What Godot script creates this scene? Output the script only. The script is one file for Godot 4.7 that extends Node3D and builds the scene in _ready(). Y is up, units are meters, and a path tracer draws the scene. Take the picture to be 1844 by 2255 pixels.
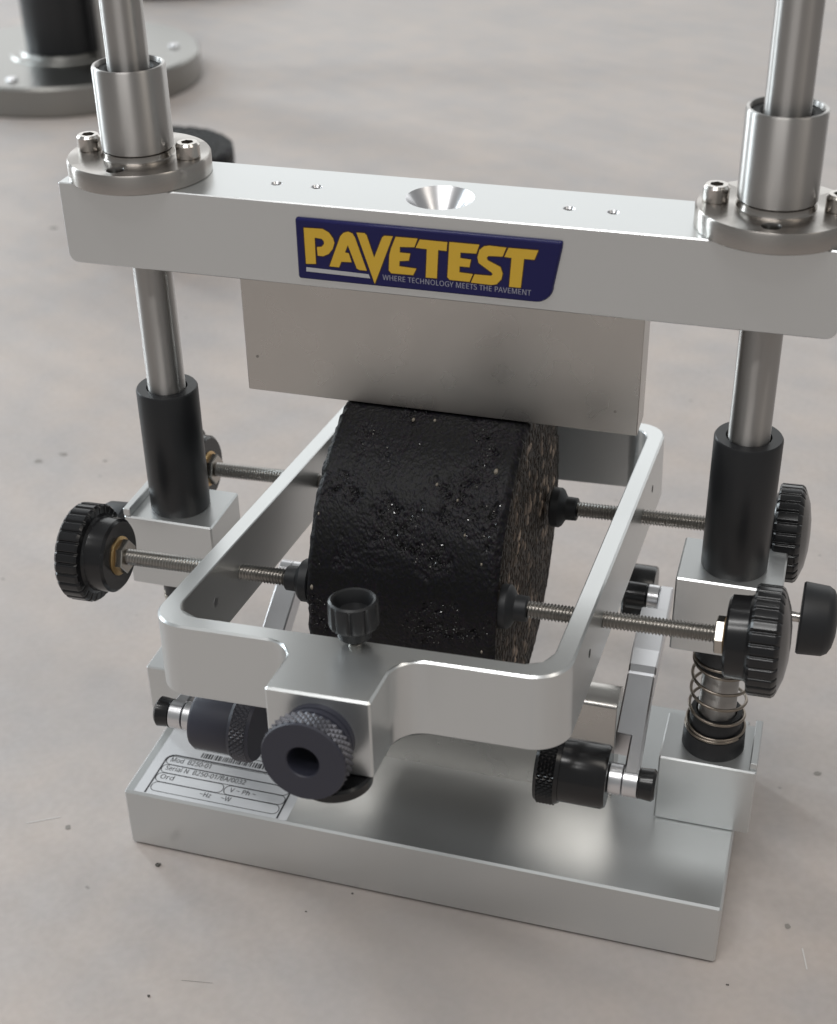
extends Node3D
# A two-column loading jig holding an asphalt core, standing on a polished concrete floor. Units are metres.

const PX := 0.0915          # half the distance between the two guide rods
const BAR_BOTTOM := 0.2049
const BAR_TOP := 0.2295
var M := {}                 # materials


# ---------------------------------------------------------------- geometry collector
class G:
	var v := PackedVector3Array()
	var n := PackedVector3Array()
	var u := PackedVector2Array()
	var c := PackedColorArray()
	var xf := Transform3D.IDENTITY
	var colored := false

	func tri(a: Vector3, b: Vector3, d: Vector3, na: Vector3, nb: Vector3, nd: Vector3, ua := Vector2.ZERO, ub := Vector2.ZERO, ud := Vector2.ZERO, ca := Color.WHITE, cb := Color.WHITE, cd := Color.WHITE) -> void:
		a = xf * a; b = xf * b; d = xf * d
		na = xf.basis * na; nb = xf.basis * nb; nd = xf.basis * nd
		if (b - a).cross(d - a).dot(na + nb + nd) > 0.0:   # front faces run clockwise
			v.append_array(PackedVector3Array([a, d, b])); n.append_array(PackedVector3Array([na, nd, nb])); u.append_array(PackedVector2Array([ua, ud, ub]))
			if colored: c.append_array(PackedColorArray([ca, cd, cb]))
		else:
			v.append_array(PackedVector3Array([a, b, d])); n.append_array(PackedVector3Array([na, nb, nd])); u.append_array(PackedVector2Array([ua, ub, ud]))
			if colored: c.append_array(PackedColorArray([ca, cb, cd]))

	func quad(a: Vector3, b: Vector3, d: Vector3, e: Vector3, nn: Vector3) -> void:
		tri(a, b, d, nn, nn, nn, Vector2(0, 0), Vector2(1, 0), Vector2(1, 1))
		tri(a, d, e, nn, nn, nn, Vector2(0, 0), Vector2(1, 1), Vector2(0, 1))

	func quad4(a: Vector3, b: Vector3, d: Vector3, e: Vector3, na: Vector3, nb: Vector3, nd: Vector3, ne: Vector3, ua: Vector2, ub: Vector2, ud: Vector2, ue: Vector2) -> void:
		tri(a, b, d, na, nb, nd, ua, ub, ud)
		tri(a, d, e, na, nd, ne, ua, ud, ue)

	func mesh(m: Material) -> ArrayMesh:
		var arr := []
		arr.resize(Mesh.ARRAY_MAX)
		arr[Mesh.ARRAY_VERTEX] = v; arr[Mesh.ARRAY_NORMAL] = n; arr[Mesh.ARRAY_TEX_UV] = u
		if colored: arr[Mesh.ARRAY_COLOR] = c
		var am := ArrayMesh.new()
		am.add_surface_from_arrays(Mesh.PRIMITIVE_TRIANGLES, arr)
		am.surface_set_material(0, m)
		return am

	# box with chamfered edges
	func cbox(ctr: Vector3, size: Vector3, ch: float) -> void:
		var h := size * 0.5
		var k := h - Vector3.ONE * ch
		for ax in 3:
			var a1 := (ax + 1) % 3
			var a2 := (ax + 2) % 3
			for s in [-1.0, 1.0]:
				var nn := Vector3.ZERO; nn[ax] = s
				var q := []
				for w in [[-1, -1], [1, -1], [1, 1], [-1, 1]]:
					var p := Vector3.ZERO; p[ax] = s * h[ax]; p[a1] = w[0] * k[a1]; p[a2] = w[1] * k[a2]
					q.append(ctr + p)
				quad(q[0], q[1], q[2], q[3], nn)
				for t in [-1.0, 1.0]:   # the edge between +-ax and +-a1, along a2
					var en := Vector3.ZERO; en[ax] = s; en[a1] = t; en = en.normalized()
					var p0 := Vector3.ZERO; p0[ax] = s * h[ax]; p0[a1] = t * k[a1]
					var p1 := Vector3.ZERO; p1[ax] = s * k[ax]; p1[a1] = t * h[a1]
					var z := Vector3.ZERO; z[a2] = k[a2]
					quad(ctr + p0 - z, ctr + p0 + z, ctr + p1 + z, ctr + p1 - z, en)
		for sx in [-1.0, 1.0]:
			for sy in [-1.0, 1.0]:
				for sz in [-1.0, 1.0]:
					var sg := Vector3(sx, sy, sz)
					var nn := sg.normalized()
					tri(ctr + sg * Vector3(h.x, k.y, k.z), ctr + sg * Vector3(k.x, h.y, k.z), ctr + sg * Vector3(k.x, k.y, h.z), nn, nn, nn)

	# body of revolution round +y; rfun(angle, radius) may change the radius; helix lifts by that much per turn
	func lathe(prof: Array, seg := 48, rfun = null, helix := 0.0) -> void:
		var np := prof.size()
		var fix: bool = rfun != null
		var pos := func(i: int, th: float) -> Vector3:
			var r: float = prof[i].x
			if fix: r = rfun.call(th, r)
			return Vector3(r * cos(th), prof[i].y + helix * th / TAU, r * sin(th))
		var ln := [0.0]
		for i in np - 1: ln.append(ln[i] + prof[i].distance_to(prof[i + 1]))
		var n2 := []
		for i in np - 1:
			var d: Vector2 = (prof[i + 1] - prof[i]).normalized()
			n2.append(Vector2(d.y, -d.x))
		var P := []
		for i in np:
			var row := PackedVector3Array()
			for j in seg + 1: row.append(pos.call(i, TAU * j / seg))
			P.append(row)
		var nrm := func(i: int, j: int) -> Vector3:   # normal of profile segment i at angle j
			var th := TAU * j / seg
			if not fix and helix == 0.0:
				return Vector3(n2[i].x * cos(th), n2[i].y, n2[i].x * sin(th))
			var e := 0.25 * TAU / seg
			var k: int = i if prof[i].x > prof[i + 1].x else i + 1
			var tt: Vector3 = pos.call(k, th + e) - pos.call(k, th - e)
			var ts: Vector3 = pos.call(i + 1, th) - pos.call(i, th)
			var o := tt.cross(ts).normalized()
			var want := Vector3(n2[i].x * cos(th), n2[i].y, n2[i].x * sin(th))
			if o.length() < 0.5: return want
			return o if o.dot(want) > 0 else -o
		for i in np - 1:
			var sm0: bool = i > 0 and n2[i].dot(n2[i - 1]) > 0.82
			var sm1: bool = i < np - 2 and n2[i].dot(n2[i + 1]) > 0.82
			var A := PackedVector3Array(); var B := PackedVector3Array()
			for j in seg + 1:
				var q: Vector3 = nrm.call(i, j)
				A.append((q + nrm.call(i - 1, j)).normalized() if sm0 else q)
				B.append((q + nrm.call(i + 1, j)).normalized() if sm1 else q)
			for j in seg:
				quad4(P[i][j], P[i + 1][j], P[i + 1][j + 1], P[i][j + 1], A[j], B[j], B[j + 1], A[j + 1], Vector2(ln[i], TAU * j / seg * 0.01), Vector2(ln[i + 1], TAU * j / seg * 0.01), Vector2(ln[i + 1], TAU * (j + 1) / seg * 0.01), Vector2(ln[i], TAU * (j + 1) / seg * 0.01))

	# a band of diamond knurling round +y
	func knurl(r: float, y0: float, y1: float, around: int, rows: int, depth: float) -> void:
		var p := func(i: int, j: int) -> Vector3:
			var a := TAU * j / (around * 2)
			var up := (i + j) % 2 == 0
			var rr := r - (0.0 if up else depth)
			return Vector3(rr * cos(a), lerpf(y0, y1, float(i) / rows), rr * sin(a))
		for i in rows:
			for j in around * 2:
				var a: Vector3 = p.call(i, j); var b: Vector3 = p.call(i + 1, j); var d: Vector3 = p.call(i + 1, j + 1); var e: Vector3 = p.call(i, j + 1)
				for t in ([[a, b, e], [b, d, e]] if (i + j) % 2 == 0 else [[a, b, d], [a, d, e]]):
					var nn: Vector3 = (t[1] - t[0]).cross(t[2] - t[0]).normalized()
					if nn.dot(Vector3(t[0].x, 0, t[0].z)) < 0: nn = -nn
					tri(t[0], t[1], t[2], nn, nn, nn)

	static func area(l: PackedVector2Array) -> float:
		var s := 0.0
		for i in l.size(): s += l[i].cross(l[(i + 1) % l.size()])
		return s * 0.5

	static func inset(l: PackedVector2Array, d: float) -> PackedVector2Array:   # moves every edge inwards by d
		var o := PackedVector2Array()
		var sg := signf(area(l))
		var k := l.size()
		for i in k:
			var e0 := (l[i] - l[(i + k - 1) % k]).normalized()
			var e1 := (l[(i + 1) % k] - l[i]).normalized()
			var n0 := Vector2(-e0.y, e0.x) * sg
			var n1 := Vector2(-e1.y, e1.x) * sg
			var m := (n0 + n1).normalized()
			o.append(l[i] + m * d / maxf(0.4, m.dot(n0)))
		return o

	# side walls of a loop in (x, z); flip for the inside of a hole
	func walls(l0: PackedVector2Array, y0: float, l1: PackedVector2Array, y1: float, flip := false, skip := {}) -> void:
		var k := l0.size()
		var sg := signf(area(l0)) * (-1.0 if flip else 1.0)
		var en := []
		var tilt := 0.0
		for i in k:
			var e := (l0[(i + 1) % k] - l0[i]).normalized()
			en.append(Vector2(e.y, -e.x) * sg)
		var slope := (l0[0] - l1[0]).length()
		if slope > 1e-7:
			var want := absf(en[0].dot(l0[0] - l1[0]))
			tilt = want / (y1 - y0) if absf(y1 - y0) > 1e-9 else 0.0
		var along := 0.0
		for i in k:
			var j := (i + 1) % k
			var seglen := l0[i].distance_to(l0[j])
			if not skip.has(i):
				var a: Vector2 = en[i]; var b: Vector2 = en[i]
				var pr: Vector2 = en[(i + k - 1) % k]; var nx: Vector2 = en[j]
				if pr.dot(a) > 0.8: a = (a + pr).normalized()
				if nx.dot(b) > 0.8: b = (b + nx).normalized()
				var na := Vector3(a.x, tilt, a.y).normalized(); var nb := Vector3(b.x, tilt, b.y).normalized()
				quad4(Vector3(l0[i].x, y0, l0[i].y), Vector3(l1[i].x, y1, l1[i].y), Vector3(l1[j].x, y1, l1[j].y), Vector3(l0[j].x, y0, l0[j].y), na, na, nb, nb, Vector2(along, y0), Vector2(along, y1), Vector2(along + seglen, y1), Vector2(along + seglen, y0))
			along += seglen

	func cap(l: PackedVector2Array, y: float, up: float) -> void:
		var t := Geometry2D.triangulate_polygon(l)
		var nn := Vector3(0, up, 0)
		for i in range(0, t.size(), 3):
			var a := l[t[i]]; var b := l[t[i + 1]]; var d := l[t[i + 2]]
			tri(Vector3(a.x, y, a.y), Vector3(b.x, y, b.y), Vector3(d.x, y, d.y), nn, nn, nn, a, b, d)

	func prism(l: PackedVector2Array, y0: float, y1: float, ch0: float, ch1: float, skip := {}, top := true) -> void:
		var lo := inset(l, ch0) if ch0 > 0 else l
		var hi := inset(l, ch1) if ch1 > 0 else l
		walls(l, y0 + ch0, l, y1 - ch1, false, skip)
		if ch1 > 0: walls(l, y1 - ch1, hi, y1, false, skip)
		if ch0 > 0: walls(l, y0 + ch0, lo, y0, false, skip)
		cap(lo, y0, -1.0)
		if top: cap(hi, y1, 1.0)

	# flat piece round a circular hole: star-shaped polygon in (x, z) at height y
	func cell(poly: PackedVector2Array, ctr: Vector2, r: float, y: float) -> void:
		var an := []
		for p in poly: an.append(fposmod((p - ctr).angle(), TAU))
		for i in 40: an.append(TAU * i / 40.0)
		an.sort()
		var hit := func(a: float) -> Vector2:
			var d := Vector2(cos(a), sin(a))
			var best := 1e9
			for i in poly.size():
				var p := poly[i] - ctr; var q := poly[(i + 1) % poly.size()] - ctr
				var den := d.cross(q - p)
				if absf(den) < 1e-14: continue
				var t := p.cross(q - p) / den
				var s := p.cross(d) / den
				if t > 0 and s > -1e-6 and s < 1.000001: best = minf(best, t)
			return ctr + d * best
		for i in an.size():
			var a: float = an[i]; var b: float = an[(i + 1) % an.size()]
			if absf(a - b) < 1e-7: continue
			var o0: Vector2 = hit.call(a); var o1: Vector2 = hit.call(b)
			var i0 := ctr + Vector2(cos(a), sin(a)) * r; var i1 := ctr + Vector2(cos(b), sin(b)) * r
			quad(Vector3(i0.x, y, i0.y), Vector3(o0.x, y, o0.y), Vector3(o1.x, y, o1.y), Vector3(i1.x, y, i1.y), Vector3.UP)

	func tube(pts: PackedVector3Array, r: float, seg := 8) -> void:
		var up := Vector3.UP
		var rings := []
		var k := pts.size()
		for i in k:
			var t := (pts[mini(i + 1, k - 1)] - pts[maxi(i - 1, 0)]).normalized()
			var s := t.cross(up).normalized()
			var w := s.cross(t)
			var ring := []
			for j in seg + 1:
				var a := TAU * j / seg
				ring.append(s * cos(a) + w * sin(a))
			rings.append(ring)
		for i in k - 1:
			for j in seg:
				quad4(pts[i] + rings[i][j] * r, pts[i + 1] + rings[i + 1][j] * r, pts[i + 1] + rings[i + 1][j + 1] * r, pts[i] + rings[i][j + 1] * r, rings[i][j], rings[i + 1][j], rings[i + 1][j + 1], rings[i][j + 1], Vector2(i, j), Vector2(i + 1, j), Vector2(i + 1, j + 1), Vector2(i, j + 1))
		for e in [0, k - 1]:
			var t := (pts[e] - pts[1 if e == 0 else k - 2]).normalized()
			for j in seg: tri(pts[e], pts[e] + rings[e][j] * r, pts[e] + rings[e][j + 1] * r, t, t, t)


# ---------------------------------------------------------------- scene helpers
func put(called: String, g: G, m: Material, parent: Node = self) -> MeshInstance3D:
	var o := MeshInstance3D.new()
	o.name = called
	o.mesh = g.mesh(m)
	parent.add_child(o, true)
	return o

func put_mesh(called: String, mesh: Mesh, parent: Node) -> MeshInstance3D:
	var o := MeshInstance3D.new()
	o.name = called
	o.mesh = mesh
	parent.add_child(o, true)
	return o

func group_node(called: String, parent: Node, xf := Transform3D.IDENTITY) -> Node3D:
	var o := Node3D.new()
	o.name = called
	o.transform = xf
	parent.add_child(o, true)
	return o

func tag(o: Node, label: String, category: String, grp := "", kind := "") -> void:
	if label: o.set_meta("label", label)
	if category: o.set_meta("category", category)
	if grp: o.set_meta("group", grp)
	if kind: o.set_meta("kind", kind)

func mat(r: float, g: float, b: float, rough: float, metal := 0.0) -> StandardMaterial3D:
	var m := StandardMaterial3D.new()
	m.albedo_color = Color(r, g, b).linear_to_srgb()
	m.roughness = rough
	m.metallic = metal
	return m

func turned(base: Basis, at: Vector3) -> Transform3D:
	return Transform3D(base, at)

const ALONG_X := Basis(Vector3(0, 0, 1), Vector3(1, 0, 0), Vector3(0, 1, 0))      # local y -> +x
const ALONG_MX := Basis(Vector3(0, 0, -1), Vector3(-1, 0, 0), Vector3(0, 1, 0))   # local y -> -x
const ALONG_Z := Basis(Vector3(1, 0, 0), Vector3(0, 0, 1), Vector3(0, -1, 0))     # local y -> +z
const PLATE_Z := Basis(Vector3(1, 0, 0), Vector3(0, 0, 1), Vector3(0, 1, 0))      # loops in (x, y), thickness along z

func arc(ctr: Vector2, r: float, a0: float, a1: float, k: int) -> PackedVector2Array:
	var o := PackedVector2Array()
	for i in k + 1:
		var a := deg_to_rad(lerpf(a0, a1, float(i) / k))
		o.append(ctr + Vector2(cos(a), sin(a)) * r)
	return o

func noise(kind: int, freq: float, seed_: int, oct := 1) -> FastNoiseLite:
	var f := FastNoiseLite.new()
	f.noise_type = kind
	f.frequency = freq
	f.seed = seed_
	f.fractal_octaves = oct
	f.fractal_type = FastNoiseLite.FRACTAL_FBM if oct > 1 else FastNoiseLite.FRACTAL_NONE
	return f

func noise_tex(f: FastNoiseLite, size := 512) -> NoiseTexture2D:
	var t := NoiseTexture2D.new()
	t.width = size; t.height = size
	t.noise = f
	t.seamless = true
	return t

func noise_bytes(f: FastNoiseLite, w: int, h: int, b := 96) -> PackedByteArray:   # tiles without a seam: its borders are cross-faded
	var src := f.get_image(w + b, h + b, false, false, false)
	src.convert(Image.FORMAT_L8)
	var d := src.get_data()
	var k := w + b
	for y in h + b:
		for x in b: d[y * k + x] = int(lerpf(d[y * k + x + w], d[y * k + x], float(x) / b))
	for y in b:
		for x in w: d[y * k + x] = int(lerpf(d[(y + h) * k + x], d[y * k + x], float(y) / b))
	var o := PackedByteArray()
	for y in h: o.append_array(d.slice(y * k, y * k + w))
	return o

func ramp_tex(f: FastNoiseLite, low: float) -> ImageTexture:   # noise that stays between low and 1
	var o := noise_bytes(f, 512, 512)
	for q in o.size(): o[q] = int(255.0 * (low + (1.0 - low) * o[q] / 255.0))
	return ImageTexture.create_from_image(Image.create_from_data(512, 512, false, Image.FORMAT_L8, o))

func lamp(called: String, at: Vector3, towards: Vector3, size: Vector2, radiance: float, color: Color) -> void:
	var l := AreaLight3D.new()
	l.name = called
	l.area_size = size
	l.area_normalize_energy = true
	l.light_energy = radiance * size.x * size.y / PI
	l.light_color = color.linear_to_srgb()
	l.area_range = 30.0
	l.shadow_enabled = true
	add_child(l, true)
	l.look_at_from_position(at, towards, Vector3.UP if absf((towards - at).normalized().y) < 0.98 else Vector3.FORWARD)


func _ready() -> void:
	# --- camera
	var cam := Camera3D.new()
	cam.name = "camera"
	cam.transform = Transform3D(Basis.from_euler(Vector3(-0.5577357, 0.2935002, -0.0188334)), Vector3(0.1065954, 0.3717612, 0.3793803))
	cam.fov = 38.525
	cam.near = 0.02
	cam.far = 60.0
	var at := CameraAttributesPhysical.new()
	at.frustum_focal_length = 34.34
	at.frustum_focus_distance = 0.44
	at.frustum_near = 0.02
	at.frustum_far = 60.0
	at.exposure_aperture = 12.0
	cam.attributes = at
	add_child(cam)
	cam.fov = 38.525
	cam.current = true
	# --- the dim hall all round, and its lamps
	var env := Environment.new()
	env.background_mode = Environment.BG_COLOR
	env.background_color = Color(0.265, 0.268, 0.267).linear_to_srgb()
	env.tonemap_mode = Environment.TONE_MAPPER_LINEAR
	env.tonemap_exposure = 1.1
	env.sdfgi_enabled = true
	env.ssao_enabled = true
	env.ssil_enabled = true
	var we := WorldEnvironment.new()
	we.name = "hall_light"
	we.environment = env
	add_child(we)
	lamp("window_wall", Vector3(-1.1, 1.35, -4.0), Vector3(0, 0.7, 0), Vector2(9.0, 2.3), 1.05, Color(0.98, 1.0, 1.0))
	lamp("ceiling_light", Vector3(-0.3, 2.9, 0.8), Vector3(0, 0, 0), Vector2(1.5, 0.2), 19.0, Color(1.0, 0.99, 0.975))
	lamp("ceiling_light", Vector3(-0.3, 2.9, 1.7), Vector3(0, 0, 0), Vector2(1.5, 0.2), 19.0, Color(1.0, 0.99, 0.975))
	lamp("ceiling_light", Vector3(1.7, 2.7, 0.3), Vector3(0, 0, 0), Vector2(0.7, 1.6), 3.0, Color(1.0, 0.93, 0.84))
	lamp("window_light", Vector3(-2.40, 0.98, -0.34), Vector3(0, 0.6, 0), Vector2(0.26, 1.8), 13.0, Color(0.84, 0.94, 1.0))
	lamp("window_light", Vector3(-2.00, 0.98, -1.35), Vector3(0, 0.6, 0), Vector2(0.26, 1.8), 13.0, Color(0.84, 0.94, 1.0))

	materials()
	build_floor()
	build_jig()
	build_yoke()
	build_core()
	build_background()


func materials() -> void:
	M.alu = mat(0.64, 0.655, 0.655, 0.30, 0.84)
	M.bright = mat(0.70, 0.70, 0.715, 0.3, 1.0)
	M.plate = mat(0.52, 0.50, 0.475, 0.34, 1.0)
	M.plate.roughness_texture = ramp_tex(noise(FastNoiseLite.TYPE_SIMPLEX_SMOOTH, 0.009, 72, 3), 0.7)
	M.plate.uv1_triplanar = true
	M.plate.uv1_scale = Vector3(12, 12, 12)
	M.rod = mat(0.44, 0.425, 0.41, 0.40, 1.0)
	M.rod.anisotropy_enabled = true; M.rod.anisotropy = 0.97
	M.stainless = mat(0.42, 0.395, 0.37, 0.27, 1.0)
	M.stainless.anisotropy_enabled = true; M.stainless.anisotropy = 0.85
	M.screw = mat(0.55, 0.52, 0.49, 0.22, 1.0)
	M.thread = mat(0.43, 0.415, 0.395, 0.3, 1.0)
	M.nut = mat(0.48, 0.45, 0.41, 0.25, 1.0)
	M.brass = mat(0.62, 0.42, 0.20, 0.3, 1.0)
	M.wire = mat(0.26, 0.225, 0.19, 0.3, 1.0)
	M.black = mat(0.012, 0.0125, 0.014, 0.38)
	M.plastic = mat(0.008, 0.008, 0.009, 0.22)
	M.rubber = mat(0.011, 0.012, 0.014, 0.5)
	M.anodized = mat(0.030, 0.031, 0.046, 0.48)
	M.stain = mat(0.26, 0.24, 0.22, 0.7)
	M.scratch = mat(0.60, 0.58, 0.56, 0.5)
	M.socket = mat(0.20, 0.19, 0.18, 0.3, 1.0)
	M.knurl = mat(0.10, 0.10, 0.115, 0.38, 0.5)
	M.dark = mat(0.01, 0.01, 0.01, 0.6)
	M.badge = mat(0.007, 0.007, 0.080, 0.4)
	M.badge.metallic_specular = 0.25
	M.badge.clearcoat_enabled = true; M.badge.clearcoat = 0.4; M.badge.clearcoat_roughness = 0.03
	M.letter = mat(0.70, 0.43, 0.018, 0.45)
	M.letter.clearcoat_enabled = true; M.letter.clearcoat = 0.6; M.letter.clearcoat_roughness = 0.08
	M.letter_edge = mat(0.035, 0.008, 0.006, 0.4)
	M.silver_print = mat(0.50, 0.50, 0.52, 0.4)
	M.tag_print = mat(0.34, 0.34, 0.42, 0.45)
	M.sticker = mat(0.70, 0.71, 0.73, 0.42, 0.0)
	M.ink = mat(0.035, 0.035, 0.04, 0.5)
	M.asphalt = mat(1, 1, 1, 0.52)
	M.asphalt.metallic_specular = 0.35
	M.tar = mat(0.006, 0.006, 0.0065, 0.14)
	M.tar.metallic_specular = 0.75
	M.asphalt.vertex_color_use_as_albedo = true
	M.asphalt.heightmap_enabled = true
	var hf := noise(FastNoiseLite.TYPE_CELLULAR, 0.05, 7, 2)
	M.asphalt.heightmap_texture = noise_tex(hf, 512)
	M.asphalt.heightmap_scale = 0.022
	M.asphalt.uv1_triplanar = true
	M.asphalt.uv1_scale = Vector3(28, 28, 28)


# ---------------------------------------------------------------- floor
func build_floor() -> void:
	var n := 1024
	var da := noise_bytes(noise(FastNoiseLite.TYPE_SIMPLEX_SMOOTH, 0.006, 11, 4), n, n)
	var db := noise_bytes(noise(FastNoiseLite.TYPE_SIMPLEX_SMOOTH, 0.022, 12, 3), n, n)
	var si := Image.create_from_data(128, n, false, Image.FORMAT_L8, noise_bytes(noise(FastNoiseLite.TYPE_SIMPLEX_SMOOTH, 0.03, 13, 3), 128, n, 48))
	si.resize(n, n, Image.INTERPOLATE_CUBIC)
	var ds := si.get_data()
	var df := noise_bytes(noise(FastNoiseLite.TYPE_SIMPLEX_SMOOTH, 0.22, 14, 3), n, n)
	var out := PackedByteArray()
	out.resize(n * n * 3)
	for i in n * n:
		var m := (da[i] - 128) * 0.05 + (db[i] - 128) * 0.025 + (ds[i] - 128) * 0.035 + (df[i] - 128) * 0.04
		var w := (db[i] - 128) * 0.02 + (da[i] - 128) * 0.02
		out[i * 3] = clampi(int(181 + m + w), 0, 255)
		out[i * 3 + 1] = clampi(int(173 + m), 0, 255)
		out[i * 3 + 2] = clampi(int(168.5 + m - w), 0, 255)
	var im := Image.create_from_data(n, n, false, Image.FORMAT_RGB8, out)
	var rng := RandomNumberGenerator.new()
	rng.seed = 5
	for k in 120:   # pits and specks
		var p := Vector2i(rng.randi() % n, rng.randi() % n)
		var c := im.get_pixelv(p)
		var d := rng.randf_range(0.62, 0.9) if rng.randf() < 0.8 else 1.1
		im.set_pixelv(p, Color(c.r * d, c.g * d, c.b * d))
		if rng.randf() < 0.4:
			im.set_pixelv(Vector2i((p.x + 1) % n, p.y), Color(c.r * d, c.g * d, c.b * d))
	var m := mat(1, 1, 1, 0.46)
	m.albedo_texture = ImageTexture.create_from_image(im)
	m.uv1_scale = Vector3(1.1, 1.1, 1)
	m.roughness = 0.5
	m.metallic_specular = 0.5
	m.heightmap_enabled = true
	m.heightmap_texture = noise_tex(noise(FastNoiseLite.TYPE_SIMPLEX_SMOOTH, 0.05, 22, 3), 512)
	m.heightmap_scale = 0.03
	var g := G.new()
	var e := 8.0
	var rot := func(p: Vector3) -> Vector2: return Vector2(p.x * 0.9 + p.z * 0.44, p.z * 0.9 - p.x * 0.44)
	var q := [Vector3(-e, 0, -e - 2), Vector3(e, 0, -e - 2), Vector3(e, 0, e - 2), Vector3(-e, 0, e - 2)]
	g.quad4(q[0], q[1], q[2], q[3], Vector3.UP, Vector3.UP, Vector3.UP, Vector3.UP, rot.call(q[0]), rot.call(q[1]), rot.call(q[2]), rot.call(q[3]))
	var o := put("floor", g, m)
	tag(o, "smooth light grey concrete floor with faint mottling and tiny specks", "floor", "", "structure")
	for w in [[-0.2677, -0.1885, 2.6, 0.7], [-0.2586, -0.1981, 2.8, 0.6], [-0.2346, -0.1976, 1.2, 0.9], [-0.4198, -0.4879, 4.5, 0.5], [0.1232, 0.0246, 1.0, 1.2], [0.1282, -0.0532, 1.6, 0.8], [-0.1276, 0.046, 1.2, 1.0], [0.02, -0.62, 6.0, 0.5], [0.21, -0.42, 4.0, 0.6]]:
		var sg := G.new()
		var pl := PackedVector2Array()
		for i in 14: pl.append(Vector2(w[0], w[1]) + Vector2(cos(TAU * i / 14) * w[2], sin(TAU * i / 14) * w[2] * w[3]) * 0.001 * rng.randf_range(0.6, 1.1))
		sg.cap(pl, 0.00012, 1.0)
		put("stain", sg, M.stain, o)
	for w in [[-0.0600, 0.0983, -0.0500, 0.0967, 0.00016, 0], [0.1285, 0.0330, 0.1304, 0.0410, 0.0005, 1], [-0.1430, 0.0480, -0.1330, 0.0420, 0.0004, 1]]:
		var sg := G.new()
		stroke(sg, PackedVector2Array([Vector2(w[0], w[1]), Vector2(w[2], w[3])]), w[4], 0.00012, false)
		put("scratch", sg, M.scratch if w[5] else M.stain, o)
	# crumbs of grit lying about
	var gr := G.new()
	for p in [[-0.0884, 0.0543, 1.5], [-0.0674, 0.1068, 0.7], [-0.0192, 0.049, 0.6], [-0.0316, 0.0608, 0.5], [0.1068, 0.054, 0.7]]:
		var r: float = p[2] * 0.0007
		for i in 8:
			var th := rng.randf() * TAU
			gr.xf = Transform3D(Basis.from_euler(Vector3(rng.randf() * 6, rng.randf() * 6, 0)), Vector3(p[0] + cos(th) * r * 0.5, r * 0.35, p[1] + sin(th) * r * 0.5))
			gr.cbox(Vector3.ZERO, Vector3(r, r * 0.8, r * 1.1) * rng.randf_range(0.5, 1.0), r * 0.2)
	var go := put("grit", gr, mat(0.10, 0.095, 0.085, 0.7))
	tag(go, "tiny dark crumbs of grit scattered on the concrete floor", "grit", "", "stuff")


# ---------------------------------------------------------------- the jig
func build_jig() -> void:
	var jig := group_node("testing_jig", self)
	tag(jig, "silver two-column loading jig with blue and yellow badge, gripping a black core", "testing jig")
	# base plate
	var g := G.new()
	g.cbox(Vector3(0, 0.0126, 0), Vector3(0.204, 0.0242, 0.0936), 0.0007)
	var base := put("base_plate", g, M.alu, jig)
	rating_label(base)
	# loading plates above and below the core
	for s in [[0.0449, -1.0], [0.1850, 1.0]]:
		g = G.new()
		if s[1] > 0:
			g.cbox(Vector3(0, s[0], 0), Vector3(0.1204, 0.0401, 0.0125), 0.00025)
		else:
			var pr := PackedVector2Array([Vector2(-0.00625, 0.0246), Vector2(0.00625, 0.0246)])
			for i in 13: pr.append(Vector2(0.00625 * cos(PI * i / 12), 0.0629 + 0.0020 * sin(PI * i / 12)))
			g.xf = Transform3D(Basis(Vector3(0, 0, 1), Vector3(1, 0, 0), Vector3(0, 1, 0)), Vector3.ZERO)
			g.prism(pr, -0.0602, 0.0602, 0.00025, 0.00025)
			g.xf = Transform3D.IDENTITY
		var pl := put("loading_plate", g, M.plate, jig)
		if s[1] > 0:
			for h in [[-0.0565, 0.1765], [0.0535, 0.1722]]:
				g = G.new()
				g.xf = turned(ALONG_Z, Vector3(h[0], h[1], 0.0))
				g.lathe([Vector2(0.00045, 0.0), Vector2(0.00045, 0.0064), Vector2(0.0, 0.0064)], 12)
				put("pin_mark", g, M.stain, pl)
	crossbar(jig)
	for s in [-1.0, 1.0]:
		column(jig, s)
		lever(jig, s)


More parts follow.
